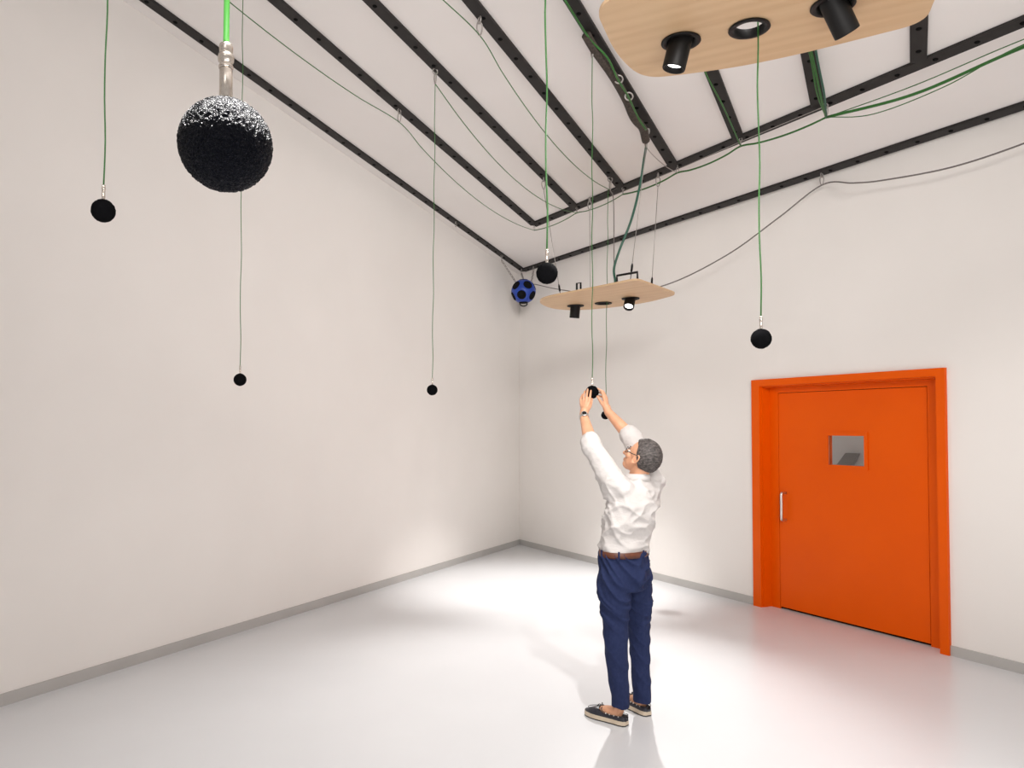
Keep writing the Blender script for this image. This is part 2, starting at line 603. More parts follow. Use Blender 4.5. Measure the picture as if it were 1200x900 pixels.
HK['b3'] = hook(794, 194, 'steel hook where the rail with the dark sleeve meets the cross rail', 0.035)
HK['b4'] = hook(868, 162, 'steel hook where the half hidden rail meets the cross rail', 0.035)
HK['b5'] = hook(968, 121, 'steel hook gathering the bundle of green cables on the cross rail', 0.055)
HK['wire'] = hook(963, 203, 'steel hook on the door wall rail carrying a thin grey cable', 0.055)
HK['e1'] = hook(534, 259.5, 'small bare steel hook on the left wall rail with nothing hanging from it', 0.035)
HK['s0'] = hook(588, 299, 'steel hook on the left wall rail holding a chain of the blue ball loudspeaker', 0.04)
HK['s1'] = hook(611, 315, 'steel hook in the rail corner right above the blue ball loudspeaker', 0.035)
HK['s2'] = hook(625, 312, 'steel hook on the door wall rail beside the blue ball loudspeaker', 0.04)

# ------------------------------------------------------------------ running cables
def cable(label, pts, r, mat, cat='cable', name='cable', sub=10):
    o0 = V(pts[0])
    bm = bmesh.new()
    tube(bm, [p - o0 for p in catmull(pts, sub)], r, 6)
    o = from_bm(name, bm, M[mat], None, True)
    o.location = o0
    return tag(o, label, cat)


def sag(p, q, d, n=5):
    return [p.lerp(q, i / n) - V((0, 0, d * 4 * (i / n) * (1 - i / n))) for i in range(n + 1)]


def path(*spans):
    out = []
    for s in spans:
        out += s if not out else s[1:]
    return out


h = HK
below = lambda p: V((p.x, p.y, min(p.z, ceil_z(p.x, p.y) - 0.09)))
top1 = on_ceil(305, 0, 0.02); d1 = (top1 - h['r2']).normalized()
cable('thin green cable sagging under the ceiling between the first two slanting rails', path(sag(below(h['r2'] + d1 * 3.0), h['r2'], 0.10), sag(h['r2'], h['b0'], 0.16, 8)), 0.0036, 'green')
cable('thin green cable sagging from the hook of the small microphone cable to the cross rail', sag(h['m4'], h['b1'], 0.22, 8), 0.0036, 'green')
top2 = on_ceil(527, -2, 0.10); d2 = (top2 - h['r4']).normalized()
cable('thin green cable sagging beside the rail left of the straight microphone cable', path(sag(below(h['r4'] + d2 * 2.5), h['r4'], 0.03), sag(h['r4'], h['m7'], 0.17, 8)), 0.0036, 'green')
cable('thin green cable strung along the start of the cross rail', path(sag(h['b0'], h['b1'], 0.03), sag(h['b1'], h['b2'], 0.03)), 0.005, 'green')
cable('thick green cable looped along the cross rail from hook to hook', path(sag(h['b2'], h['b3'], 0.03), sag(h['b3'], h['b4'], 0.035), sag(h['b4'], h['b5'], 0.03)), 0.0075, 'green')
cable('thin steel wire stretched close under the cross rail', [on_ceil(692, 240, 0.09), on_ceil(796, 197.5, 0.09), on_ceil(868, 166, 0.09), on_ceil(966, 125, 0.09)], 0.003, 'wire')
e1 = on_z(1200, 55, h['b5'].z - 0.05); e2 = on_z(1200, 46, h['b5'].z + 0.02); e3 = on_z(1200, 52, h['b5'].z - 0.05)
x1 = (e1 - h['b5'])
cable('thick green cable bundle swinging from the cross rail to the right', [h['b5'], h['b5'].lerp(e1, 0.5) - V((0, 0, 0.055)), e1, e1 + x1 * 0.5], 0.0105, 'green')
cable('upper thin green cable above the thick bundle running right', [h['b5'], h['b5'].lerp(e2, 0.5) - V((0, 0, 0.02)), e2, e2 + x1 * 0.5], 0.0035, 'green')
cable('lowest thin green cable drooping below the thick bundle running right', [h['b5'], h['b5'].lerp(e3, 0.28) - V((0, 0, 0.10)), h['b5'].lerp(e3, 0.65) - V((0, 0, 0.085)), e3, e3 + x1 * 0.5], 0.0035, 'green')
for lab, x0, x1_, r, mt in (('pale green cable dropping along the rail at the cable bundle', 946, 949, 0.006, 'green'),
                            ('green cable dropping along the middle of the cable bundle rail', 950, 951.5, 0.008, 'green'),
                            ('dark green cable dropping at the outer edge of the bundle rail', 953.5, 957, 0.008, 'darkgreen')):
    q0 = on_ceil(x1_ - 0.5, 62, 0.10)
    dd = (q0 - h['b5'])
    cable(lab, [h['b5'], h['b5'] + dd * 0.45 - V((0, 0, 0.02)) + V((0.004 * (x0 - 950), 0, 0)), q0, q0 + dd * 1.2], r, mt)
q0 = on_ceil(827, 86, 0.08)
cable('thin green cable dropping along the half hidden rail to the cross rail', [h['b4'], on_ceil(848, 126, 0.10), q0, q0 + (q0 - h['b4']) * 1.0], 0.006, 'green')

# dark sleeve under its rail, with cables
q = [on_ceil(x, y, dd) for x, y, dd in ((687, 41, 0.06), (697, 58, 0.09), (714, 82, 0.13), (725, 100, 0.10), (735, 119, 0.08), (743, 138, 0.12), (753, 150, 0.10), (757, 165, 0.14))]
o0 = q[0]
t = thing('cable_sleeve', 'dark braided cable sleeve drooping under a ceiling rail with green cables in rings', 'cable sleeve', o0)
bm = bmesh.new()
tube(bm, [p - o0 for p in catmull(q, 6)], 0.034, 10)
from_bm('sleeve', bm, M['sleeve'], t, True)
bm = bmesh.new()
tube(bm, [p - o0 for p in catmull([on_ceil(662, 0, 0.06), on_ceil(690, 44, 0.08), on_ceil(712, 68, 0.13), on_ceil(724, 93, 0.17), on_ceil(736, 113, 0.17), on_ceil(748, 138, 0.17), on_ceil(757, 152, 0.18)], 8)], 0.007, 6)
from_bm('green_lead', bm, M['green'], t, True)['label'] = 'green cable threaded through the rings'
for x, y in ((725, 93), (737, 113)):
    c_ = on_ceil(x, y, 0.13) - o0
    bm = bmesh.new()
    tube(bm, [c_ + V((0.030 * math.cos(k * math.pi / 8), 0.0, 0.030 * math.sin(k * math.pi / 8))) for k in range(16)], 0.006, 6, True)
    from_bm('ring', bm, M['wire'], t, True)

cable('thin cable strung from the sleeve hook to the end of its rail', sag(h['w3'], h['b3'], 0.03), 0.0035, 'wire')
# grey cable from the ball loudspeaker across the room to the right
wallp = lambda x, y, n_: on_plane(x, y, CORNER + NR * n_, NR)
cable('thin grey cable rising from behind the far oak board across the door wall', [wallp(626, 333, 0.20), wallp(660, 340, 0.30), wallp(715, 346, 0.30), wallp(780, 334, 0.30), wallp(850, 300, 0.28), wallp(910, 257, 0.25), h['wire'], wallp(1000, 214.5, 0.20), wallp(1033, 211.5, 0.16), wallp(1113, 196.5, 0.16), wallp(1200, 168, 0.16), wallp(1290, 130, 0.16)], 0.0065, 'greywire', sub=8)

# ------------------------------------------------------------------ oak boards with spot lamps
def circle(cx, cy, r, n=40):
    return [(cx + r * math.cos(2 * math.pi * i / n), cy + r * math.sin(2 * math.pi * i / n)) for i in range(n)]


def flat_panel(name, outer, holes, thick, m, parent):
    cu = bpy.data.curves.new(name, 'CURVE')
    cu.dimensions = '2D'
    cu.fill_mode = 'BOTH'
    cu.extrude = thick / 2
    for poly in [outer] + holes:
        sp = cu.splines.new('POLY')
        sp.points.add(len(poly) - 1)
        for p, (x, y) in zip(sp.points, poly):
            p.co = (x, y, 0, 1)
        sp.use_cyclic_u = True
    tmp = bpy.data.objects.new(name, cu)
    COL.objects.link(tmp)
    dg = bpy.context.evaluated_depsgraph_get()
    me = bpy.data.meshes.new_from_object(tmp.evaluated_get(dg))
    bpy.data.objects.remove(tmp)
    bpy.data.curves.remove(cu)
    me.name = name
    return link(name, me, m, parent)


def rounded(pts, r, n=8):
    """round the corners of a polygon"""
    out = []
    k = len(pts)
    for i in range(k):
        p, a, b_ = V((*pts[i], 0)), V((*pts[i - 1], 0)), V((*pts[(i + 1) % k], 0))
        ri = r[i] if isinstance(r, (list, tuple)) else r
        u = (a - p); w = (b_ - p)
        t0 = p + u.normalized() * min(ri, u.length * 0.49)
        t1 = p + w.normalized() * min(ri, w.length * 0.49)
        for j in range(n + 1):
            s = j / n
            q_ = t0 * (1 - s) ** 2 + p * 2 * s * (1 - s) + t1 * s * s
            out.append((q_.x, q_.y))
    return out


def oak_board(label, z, outline, radii, spots, hole, wires, ang, group, aims, rs, energies, cone, brackets):
    """spots: world xy of the two lamps; hole: world xy of the open ring; aims: unit vectors of the lamps"""
    o0 = V((hole[0], hole[1], z))
    t = thing('lamp_board', label, 'lamp board', o0, ang, group)
    inv = Matrix.Rotation(-ang, 4, 'Z')
    loc = lambda p: inv @ (V((p[0], p[1], p[2] if len(p) > 2 else z)) - o0)
    poly = [tuple(loc(p)[:2]) for p in outline]
    poly = rounded(poly, radii)
    hs_ = [tuple(loc(p)[:2]) for p in spots]
    flat_panel('panel', poly, [circle(0, 0, rs * 0.80)] + [circle(x, y, rs * 0.82) for x, y in hs_], 0.016, M['oak'], t)
    for (x, y) in [(0, 0)] + hs_:
        bm = bmesh.new()
        dp = 0.016 if x == 0 and y == 0 else 0.05
        lathe(bm, [(rs * 0.72, dp), (rs * 0.78, dp), (rs * 0.78, -0.010), (rs * 1.0, -0.010), (rs * 1.02, -0.016), (rs * 0.98, -0.019), (rs * 0.74, -0.017), (rs * 0.72, dp)], 40, Matrix.Translation((x, y, 0)), False)
        from_bm('trim_ring', bm, M['blackmetal'], t, True)
    for i, ((x, y), aim) in enumerate(zip(hs_, aims)):
        d = (inv.to_3x3() @ V(aim)).normalized()
        s_ = V((0, 0, 1)).cross(d)
        s_ = s_.normalized() if s_.length > 1e-3 else V((1, 0, 0))
        fr = frame(V((x, y, 0.0)), s_, d.cross(s_), d)
        bm = bmesh.new()
        r = rs * 0.60
        Lf = rs * 1.62
        lathe(bm, [(r * 0.5, -rs * 0.8), (r * 0.98, -rs * 0.8), (r, -rs * 0.7), (r, Lf - 0.004), (r * 0.97, Lf), (r * 0.84, Lf), (r * 0.80, Lf - 0.03), (0, Lf - 0.03)], 36, fr)
        can = from_bm('lamp_can', bm, M['blackmetal'], t, True)
        bm = bmesh.new()
        lathe(bm, [(r * 0.79, Lf - 0.026), (r * 0.6, Lf - 0.020), (0, Lf - 0.018)], 32, fr)
        ln = from_bm('lens', bm, M['lens'], can, True)
        ln['label'] = 'glowing white lens'
        wp = o0 + Matrix.Rotation(ang, 3, 'Z') @ (V((x, y, 0)) + d * (Lf + 0.015))
        link_light('board_lamp', 'SPOT', wp, wp + V(aim), energies[i], spot_size=math.radians(cone[i]), spot_blend=0.85, shadow_soft_size=0.035)
        # bracket standing on top of the board
        bm = bmesh.new()
        bx, by = x, y
        q0_, q1_ = loc(brackets[i][0]), loc(brackets[i][1])
        hh = V((0, 0, 0.068))
        tube(bm, [q0_, q0_ + hh, q1_ + hh, q1_], 0.010, 6)
        from_bm('bracket', bm, M['blackmetal'], t)
        bm = bmesh.new()
        lathe(bm, [(0, 0.052), (rs * 0.55, 0.052), (rs * 0.55, 0.075), (rs * 0.4, 0.09), (0, 0.09)], 24, Matrix.Translation((bx, by, 0)))
        from_bm('lamp_housing', bm, M['blackmetal'], t, True)
    for w0, w1 in wires:
        p0, p1 = loc(w0), loc(w1)
        bm = bmesh.new()
        tube(bm, [p0, p1], 0.0032, 6)
        wo = from_bm('suspension_wire', bm, M['wire'], t, True)
        d = (p1 - p0).normalized()
        bm = bmesh.new()
        s_ = d.orthogonal().normalized()
        fr = frame(p0, s_, d.cross(s_), d)
        lathe(bm, [(0.003, 0.10), (0.010, 0.11), (0.010, 0.16), (0.004, 0.18)], 10, fr)
        lathe(bm, [(0.0, -0.004), (0.012, -0.004), (0.012, 0.012), (0.004, 0.016), (0.004, 0.10)], 10, fr)
        from_bm('turnbuckle', bm, M['blackmetal'], wo, True)
    return t


zf = 3.031
far_out = [on_z(626, 350.3, zf), on_z(646, 362.2, zf), on_z(690, 362.8, zf), on_z(757, 354.5, zf), on_z(794, 344, zf), on_z(746, 326.5, zf), on_z(700, 336, zf)]
far_sp = [tuple(on_z(674.5, 357, zf)[:2]), tuple(on_z(739, 348.5, zf)[:2])]
far_hole = tuple(on_z(707, 354, zf)[:2])
fa = math.atan2(far_sp[1][1] - far_sp[0][1], far_sp[1][0] - far_sp[0][0])
zt = zf + 0.008
wires_f = [((1.02, 7.75, zt), h['w1']), ((1.36, 8.02, zt), h['w2']), ((1.50, 6.78, zt), h['w3']), ((1.84, 7.40, zt), h['w4'])]
oak_board('oak lamp board hanging in the far corner above the man', zf, far_out, [0.30, 0.42, 0.5, 0.35, 0.12, 0.10, 0.05], far_sp, far_hole, wires_f, fa,
          'oak lamp boards', [V((-0.07, 0.17, -1)).normalized(), V((-0.27, -0.56, -0.78)).normalized()], 0.085, (P_FAR_DOWN, P_FAR_OUT), (72, 72), [(on_z(676, 340.5, zt), on_z(680.5, 340, zt)), (on_z(723, 332, zt), on_z(747, 328, zt))])

zn = 3.513
near_out = [on_z(697, 8, zn), on_z(722, 62, zn), on_z(752, 90, zn), on_z(800, 86, zn), on_z(900, 71, zn), on_z(1085, 24, zn), on_z(1097, -8, zn), V((1.86, 2.86, zn)), V((1.45, 2.62, zn)), V((0.80, 2.80, zn))]
near_sp = [tuple(on_z(798, 45.5, zn)[:2]), tuple(on_z(976, 3, zn)[:2])]
near_hole = tuple(on_z(878, 30, zn)[:2])
na = math.atan2(near_sp[1][1] - near_sp[0][1], near_sp[1][0] - near_sp[0][0])
zt = zn + 0.008
wires_n = [((x, y, zt), (x + 0.02, y + 0.05, ceil_z(x, y) - 0.03)) for x, y in ((0.85, 3.30), (1.05, 2.95), (1.55, 3.35), (1.70, 2.95))]
oak_board('large oak lamp board near the ceiling, cut by the top of the photo', zn, near_out, [0.10, 0.15, 0.14, 0.2, 0.3, 0.10, 0.15, 0.2, 0.3, 0.2], near_sp, near_hole, wires_n, na,
          'oak lamp boards', [V((-0.24, 0.06, -1)).normalized(), V((0.55, 0.25, -0.8)).normalized()], 0.085, (P_NEAR_IN, P_NEAR_DOOR), (120, 95), [(V((near_sp[k_][0] - 0.07, near_sp[k_][1] - 0.12, zt)), V((near_sp[k_][0] + 0.07, near_sp[k_][1] - 0.16, zt))) for k_ in (0, 1)])

# leads dropping from the rails to the far board
cable('dark green cable swinging from the sleeve hook down to the far oak board', [h['w3'], at(755, 185, 6.75), at(750, 217, 6.85), at(740, 257, 6.95), at(726, 293, 7.0), at(719.5, 315, 7.0), at(721, 330, 6.98), V((1.42, 7.10, zf + 0.012))], 0.011, 'darkgreen')
cable('thin brown cable dropping straight from a rail hook to the far oak board', [h['m7'], at(719, 236, 7.7), at(719.5, 300, 7.55), V((1.50, 7.45, zf + 0.012))], 0.0055, 'greywire')

# ------------------------------------------------------------------ microphones
BALL_R = 0.0429
foam_lo = foam_hi = None


def foam_mesh(sub, amp, name, seed):
    bm = bmesh.new()
    bmesh.ops.create_icosphere(bm, subdivisions=sub, radius=BALL_R)
    rnd = random.Random(seed)
    for v in bm.verts:
        v.co *= 1 + rnd.uniform(-amp, amp)
    me = bpy.data.meshes.new(name)
    bm.to_mesh(me)
    bm.free()
    return me


def mic(label, c, top, hi=False, mat='green', r=0.003, lo_seg=12):
    t = thing('hanging_microphone', label, 'microphone', c, 0, 'hanging microphones')
    me = foam_mesh(6 if hi else 4, 0.026 if hi else 0.02, 'foam_ball', int(c.x * 1000) % 97)
    link('foam_ball', me, M['foam' if hi else 'finefoam'], t, True)
    d = (top - c).normalized()
    s_ = d.orthogonal().normalized()
    fr = frame(V((0, 0, 0)), s_, d.cross(s_), d)
    sg = 32 if hi else lo_seg
    bm = bmesh.new()
    lathe(bm, [(0, 0.02), (0.0061, 0.02), (0.0061, 0.0725), (0.0056, 0.0733), (0, 0.0733)], sg, fr)
    from_bm('barrel', bm, M['nickel'], t, True)
    bm = bmesh.new()
    lathe(bm, [(0, 0.0731), (0.0066, 0.0731), (0.0070, 0.0745), (0.0066, 0.0762), (0.0056, 0.0772), (0.0060, 0.0785), (0.0072, 0.080), (0.0075, 0.0835), (0.0071, 0.0865), (0.0060, 0.0872), (0.0062, 0.089), (0.0065, 0.0935), (0.0058, 0.0965), (0.0035, 0.0978), (0, 0.0978)], sg, fr)
    from_bm('connector', bm, M['nickel'], t, True)
    bm = bmesh.new()
    e_ = top - c
    n = 14
    pts = [d * 0.096 + (e_ - d * 0.096) * (i / n) + V((0.0035 * math.sin(i * 1.9), 0, 0)) * (0 if i in (0, n) else 1) * (0.6 if hi else 1) for i in range(n + 1)]
    tube(bm, catmull(pts, 3), r, 8 if hi else 6)
    from_bm('cable', bm, M[mat], t, True)
    return t


def up_to_ceiling(c, dx=0.0, dy=0.0):
    x, y = c.x + dx, c.y + dy
    return V((x, y, ceil_z(x, y) - 0.02))


def mic_at(px, py, dia):
    return at(px, py, F_PX * 2 * BALL_R / dia)


c = mic_at(264.5, 170, 107)
mic('largest black foam ball microphone, closest to the camera, on a bright green cable', c, up_to_ceiling(c, -0.012), True, 'brightgreen', 0.0029)
c = mic_at(121, 247, 27.2)
mic('black foam ball microphone hanging high near the left edge of the room', c, up_to_ceiling(c, 0.01), False, 'green', 0.003, 20)
c = at(281.3, 445, 5.25)
mic('small black foam ball microphone hanging low, below the largest foam ball', c, up_to_ceiling(c, 0.0), False, 'green', 0.0029)
c = mic_at(506.5, 457, 12.6)
mic('small black foam ball microphone hanging low, nearest the corner on the left wall', c, h['m4'], False, 'green', 0.0029)
c = mic_at(641, 320.3, 25.3)
mic('black foam ball microphone beside the blue ball loudspeaker', c, up_to_ceiling(c, -0.003), False, 'green', 0.0036, 20)
BALLC = at(694, 459.5, 5.05)
mic('black foam ball microphone held between the hands of the man', BALLC, h['m6'], False, 'green', 0.0029)
c = at(709.5, 486.5, 7.73)
mic('black foam ball microphone behind the forearm of the man', c, V((h['m7'].x - 0.02, h['m7'].y, h['m7'].z)), False, 'green', 0.0032)
c = mic_at(892, 397, 23.5)
mic('black foam ball microphone hanging in front of the orange door', c, up_to_ceiling(c, -0.004), False, 'green', 0.0033, 20)

# ------------------------------------------------------------------ blue ball loudspeaker
sp_c = at(613.5, 341.5, 10.75)
sp_r = 0.165
t = thing('ball_loudspeaker', 'blue twelve sided ball loudspeaker with black drivers hanging in the corner', 'loudspeaker', sp_c, 0)
ph = (1 + 5 ** 0.5) / 2
dirs = []
for i in (-1, 1):
    for j in (-1, 1):
        dirs += [V((0, i, j * ph)), V((i, j * ph, 0)), V((j * ph, 0, i))]
rot = Matrix.Rotation(math.radians(31.7), 3, 'X') @ Matrix.Rotation(math.radians(12), 3, 'Z')
rot = Matrix.Rotation(math.radians(20), 3, 'Z') @ Matrix.Rotation(math.radians(31.7), 3, 'X')
dirs = [(rot @ d.normalized()) for d in dirs]
bm = bmesh.new()
bmesh.ops.create_icosphere(bm, subdivisions=5, radius=1)
for v in bm.verts:      # a rounded dodecahedron
    n_ = v.co.normalized()
    k = min(1.0 / max(1e-6, n_.dot(d)) for d in dirs if n_.dot(d) > 0.2)
    v.co = n_ * sp_r * min(k * 0.93, 1.04)
from_bm('cabinet', bm, M['blue'], t, True)
for d in dirs:
    s_ = d.orthogonal().normalized()
    bm = bmesh.new()
    lathe(bm, [(0, 0.012), (0.020, 0.008), (0.045, 0.002), (0.052, 0.008), (0.058, 0.010), (0.064, 0.004), (0.065, -0.020)], 24, frame(d * sp_r * 0.94, s_, d.cross(s_), d))
    bm.faces.ensure_lookup_table()
    from_bm('driver', bm, M['cone'], t, True)
bm = bmesh.new()
tube(bm, [V((0.05 * math.cos(q_), 0, -sp_r - 0.012 + 0.03 * math.sin(q_))) for q_ in [2 * math.pi * i / 16 for i in range(16)]], 0.009, 8, True)
from_bm('ring_handle', bm, M['blackmetal'], t, True)
for hk, sx in (('s0', -0.11), ('s2', 0.11), ('s1', 0.0)):
    p0 = V((sx, 0, sp_r * (0.80 if sx else 1.0)))
    p1 = h[hk] - sp_c
    bm = bmesh.new()
    dd = p1 - p0
    nl_ = max(2, int(dd.length / 0.045))
    dn = dd.normalized(); s1_ = dn.orthogonal().normalized(); s2_ = dn.cross(s1_)
    for i in range(nl_):
        cc = p0 + dd * ((i + 0.5) / nl_)
        ss = s1_ if i % 2 else s2_
        tube(bm, [cc + dn * (0.030 * math.cos(q_)) + ss * (0.012 * math.sin(q_)) for q_ in [2 * math.pi * k / 10 for k in range(10)]], 0.0045, 5, True)
    from_bm('chain', bm, M['wire'], t, True)

# ------------------------------------------------------------------ the man
M['skin'] = noisy('skin', (0.60, 0.30, 0.175), (0.66, 0.345, 0.21), 22, rough=0.5, bump=0.05, bscale=120)
M['hair'] = noisy('grey_hair', (0.018, 0.014, 0.013), (0.115, 0.098, 0.092), 110, rough=0.6, bump=0.8, bscale=140, stretch=(0.45, 1, 1), bdist=0.006)
M['shirt'] = noisy('white_cotton', (0.56, 0.53, 0.515), (0.59, 0.56, 0.545), 8, rough=0.85, bump=0.35, bscale=13, spec=0.15, stretch=(1, 1, 1.6), bdist=0.03)
M['chino'] = noisy('navy_chino', (0.017, 0.025, 0.073), (0.021, 0.030, 0.084), 60, rough=0.85, bump=0.45, bscale=13, spec=0.15, stretch=(1, 1, 0.8), bdist=0.03)
M['belt'] = noisy('brown_leather', (0.085, 0.024, 0.011), (0.13, 0.038, 0.016), 30, rough=0.45)
M['navyleather'] = noisy('dark_navy_leather', (0.012, 0.013, 0.022), (0.022, 0.023, 0.034), 40, rough=0.42)
M['sole'] = noisy('cream_sole', (0.55, 0.45, 0.34), (0.62, 0.52, 0.40), 30, rough=0.6)
M['outsole'] = simple('dark_outsole', (0.035, 0.03, 0.028), 0.7)
M['dark'] = simple('dark_feature', (0.03, 0.018, 0.014), 0.5)
M['eye'] = simple('eye_white', (0.75, 0.72, 0.70), 0.25)
M['lensglass'] = None

FWD = V((-0.72, 0.69, 0)).normalized()
LFT = V((-FWD.y, FWD.x, 0))
UPV = V((0, 0, 1))
base = V((1.02, 4.72, 0))
man = thing('person', 'grey haired man in white shirt and navy trousers reaching up to a microphone', 'person', base)
mo = lambda p: V(p) - base

J = {}
J['pel'] = at(731, 664, 4.72)
J['wst'] = at(731, 640, 4.715)
J['chest'] = at(739, 592, 4.71)
J['neck0'] = at(747, 562, 4.72)
J['lsh'] = at(721, 569, 4.63); J['lel'] = at(693, 522, 4.77); J['lwr'] = at(684, 487, 4.93)
J['rsh'] = at(763, 565, 4.82); J['rel'] = at(740, 513, 4.93); J['rwr'] = at(712.5, 482.5, 5.03)
J['lhip'] = at(719, 672, 4.65); J['lkn'] = at(722.5, 760, 4.62); J['lan'] = at(727, 826, 4.635)
J['rhip'] = at(745, 672, 4.78); J['rkn'] = at(749.5, 760, 4.80); J['ran'] = at(752, 820, 4.79)
HEAD = at(752, 536.5, 4.70)
G = (BALLC - HEAD).normalized()
G = (G + V((-0.30, -0.02, -0.12))).normalized()
HL = UPV.cross(G).normalized()
HU = G.cross(HL).normalized()
hp = lambda x, y, z: HEAD + G * x + HL * y + HU * z

# --- body: one continuous surface
bm = bmesh.new()
hax = lambda a, b_, c_: ((G, a), (HL, b_), (HU, c_))
ball(bm, mo(hp(-0.012, 0, 0.020)), 1, 3, hax(0.098, 0.076, 0.098))        # skull
ball(bm, mo(hp(0.030, 0, -0.035)), 1, 3, hax(0.062, 0.060, 0.075))       # face
ball(bm, mo(hp(0.052, 0, -0.085)), 1, 3, hax(0.036, 0.040, 0.030))       # jaw and chin
ball(bm, mo(hp(0.072, 0, 0.018)), 1, 2, hax(0.018, 0.050, 0.014))        # brow
chain(bm, [mo(hp(0.086, 0, 0.004)), mo(hp(0.104, 0, -0.024)), mo(hp(0.110, 0, -0.036))], [0.009, 0.012, 0.014], 8)   # nose
for s in (1, -1):
    ball(bm, mo(hp(0.094, 0.011 * s, -0.038)), 0.009, 2)
    ball(bm, mo(hp(0.062, 0.040 * s, -0.025)), 1, 2, hax(0.024, 0.020, 0.020))   # cheek
    # ear: rim, bowl and lobe
    pts = [hp(-0.004 + 0.017 * math.cos(q_) - 0.006 * math.sin(q_), (0.078 + 0.006 * (1 - math.cos(q_))) * s, -0.006 + 0.030 * math.sin(q_)) for q_ in [2 * math.pi * i / 12 for i in range(12)]]
    tube(bm, [mo(p) for p in pts], 0.0060, 6, True)
    ball(bm, mo(hp(-0.002, 0.074 * s, -0.006)), 1, 2, hax(0.014, 0.008, 0.024))
    ball(bm, mo(hp(0.006, 0.078 * s, -0.036)), 0.0085, 2)
ball(bm, mo(hp(0.088, 0, -0.064)), 1, 2, hax(0.010, 0.024, 0.006))       # lips
ball(bm, mo(hp(0.086, 0, -0.073)), 1, 2, hax(0.010, 0.021, 0.006))
chain(bm, [mo(hp(-0.025, 0, -0.035)), mo(J['neck0']), mo(J['neck0'] - UPV * 0.08)], [0.056, 0.060, 0.075])
# trunk
loft(bm, [(mo(J['neck0'] + UPV * -0.02), LFT * 0.11, FWD * 0.07), (mo(J['chest'] + UPV * 0.07), LFT * 0.165, FWD * 0.10), (mo(J['chest']), LFT * 0.165, FWD * 0.112),
          (mo(J['wst']), LFT * 0.145, FWD * 0.10), (mo(J['pel']), LFT * 0.15, FWD * 0.10)])
for s, sh, el, wr_ in ((1, 'lsh', 'lel', 'lwr'), (-1, 'rsh', 'rel', 'rwr')):
    p0, p1, p2 = J[sh], J[el], J[wr_]
    mid = p1.lerp(p2, 0.30)
    chain(bm, [mo(p) for p in (p0, p0.lerp(p1, 0.5), p1, mid, p2)], [0.056, 0.048, 0.041, 0.042, 0.027])
for hip, kn, an in (('lhip', 'lkn', 'lan'), ('rhip', 'rkn', 'ran')):
    p0, p1, p2 = J[hip], J[kn], J[an]
    chain(bm, [mo(p) for p in (p0, p1, p1.lerp(p2, 0.3), p2)], [0.075, 0.048, 0.048, 0.032])


def ln(*ps):
    return [mo(p) for p in ps]


# feet inside the shoes
LF_H, LF_D = V((0.985, 4.600, 0)), V((-0.72, 0.69, 0)).normalized()
RF_H, RF_D = V((1.150, 4.752, 0)), V((-0.42, 0.91, 0)).normalized()
for an, hl, dr in (('lan', LF_H, LF_D), ('ran', RF_H, RF_D)):
    chain(bm, ln(J[an], hl + dr * 0.07 + UPV * 0.065, hl + dr * 0.14 + UPV * 0.055, hl + dr * 0.21 + UPV * 0.04), [0.034, 0.036, 0.034, 0.026])

# left hand: palm, fingers up along the ball, thumb below it
w = J['lwr']
pc = at(686, 476, 4.955)
chain(bm, ln(w, w.lerp(pc, 0.5)), [0.027, 0.029])
kn = [at(690.4, 470.5, 4.962), at(687.2, 469.3, 4.972), at(684.0, 470.2, 4.985), at(681.2, 472.8, 4.992)]
for k in kn:
    chain(bm, ln(w.lerp(pc, 0.35), k), [0.019, 0.0125], 8)
tips = [(at(691.6, 464.0, 4.972), at(692.4, 457.8, 4.996)), (at(687.6, 462.6, 4.986), at(688.7, 456.2, 5.012)), (at(683.7, 464.4, 4.998), at(685.4, 458.4, 5.026)), (at(680.3, 468.0, 5.008), at(682.6, 462.4, 5.034))]
for k, (m_, e_) in zip(kn, tips):
    chain(bm, ln(k, m_, m_.lerp(e_, 0.55), e_), [0.0098, 0.0080, 0.0076, 0.0068], 8)
chain(bm, ln(at(687.5, 481, 4.95), at(691.3, 475.8, 4.965), at(692.8, 471.3, 4.985), at(693.6, 467.6, 5.010)), [0.017, 0.013, 0.0105, 0.0085], 8)
# right hand: fingers curled round the far right side of the ball
w = J['rwr']
pc = at(709.3, 472.5, 5.055)
chain(bm, ln(w, w.lerp(pc, 0.5)), [0.026, 0.027])
kn = [at(707.4, 464.8, 5.030), at(709.4, 464.4, 5.056), at(710.4, 466.5, 5.080), at(710.4, 469.7, 5.100)]
for k in kn:
    chain(bm, ln(w.lerp(pc, 0.35), k), [0.018, 0.012], 8)
tips = [(at(704.8, 458.2, 5.026), at(700.6, 455.2, 5.032)), (at(706.8, 458.6, 5.060), at(702.0, 456.6, 5.064)), (at(707.4, 461.4, 5.090), at(702.2, 460.0, 5.092)), (at(707.0, 465.8, 5.114), at(701.8, 463.8, 5.112))]
for k, (m_, e_) in zip(kn, tips):
    chain(bm, ln(k, m_, m_.lerp(e_, 0.5), e_), [0.0096, 0.0080, 0.0076, 0.0066], 8)
chain(bm, ln(at(709.0, 477, 5.04), at(704.8, 472.0, 5.020), at(702.4, 468.0, 5.012), at(700.2, 464.6, 5.018)), [0.016, 0.012, 0.0100, 0.0082], 8)
body = melt('body', bm, 0.0036, M['skin'], man, 3, 0.5)

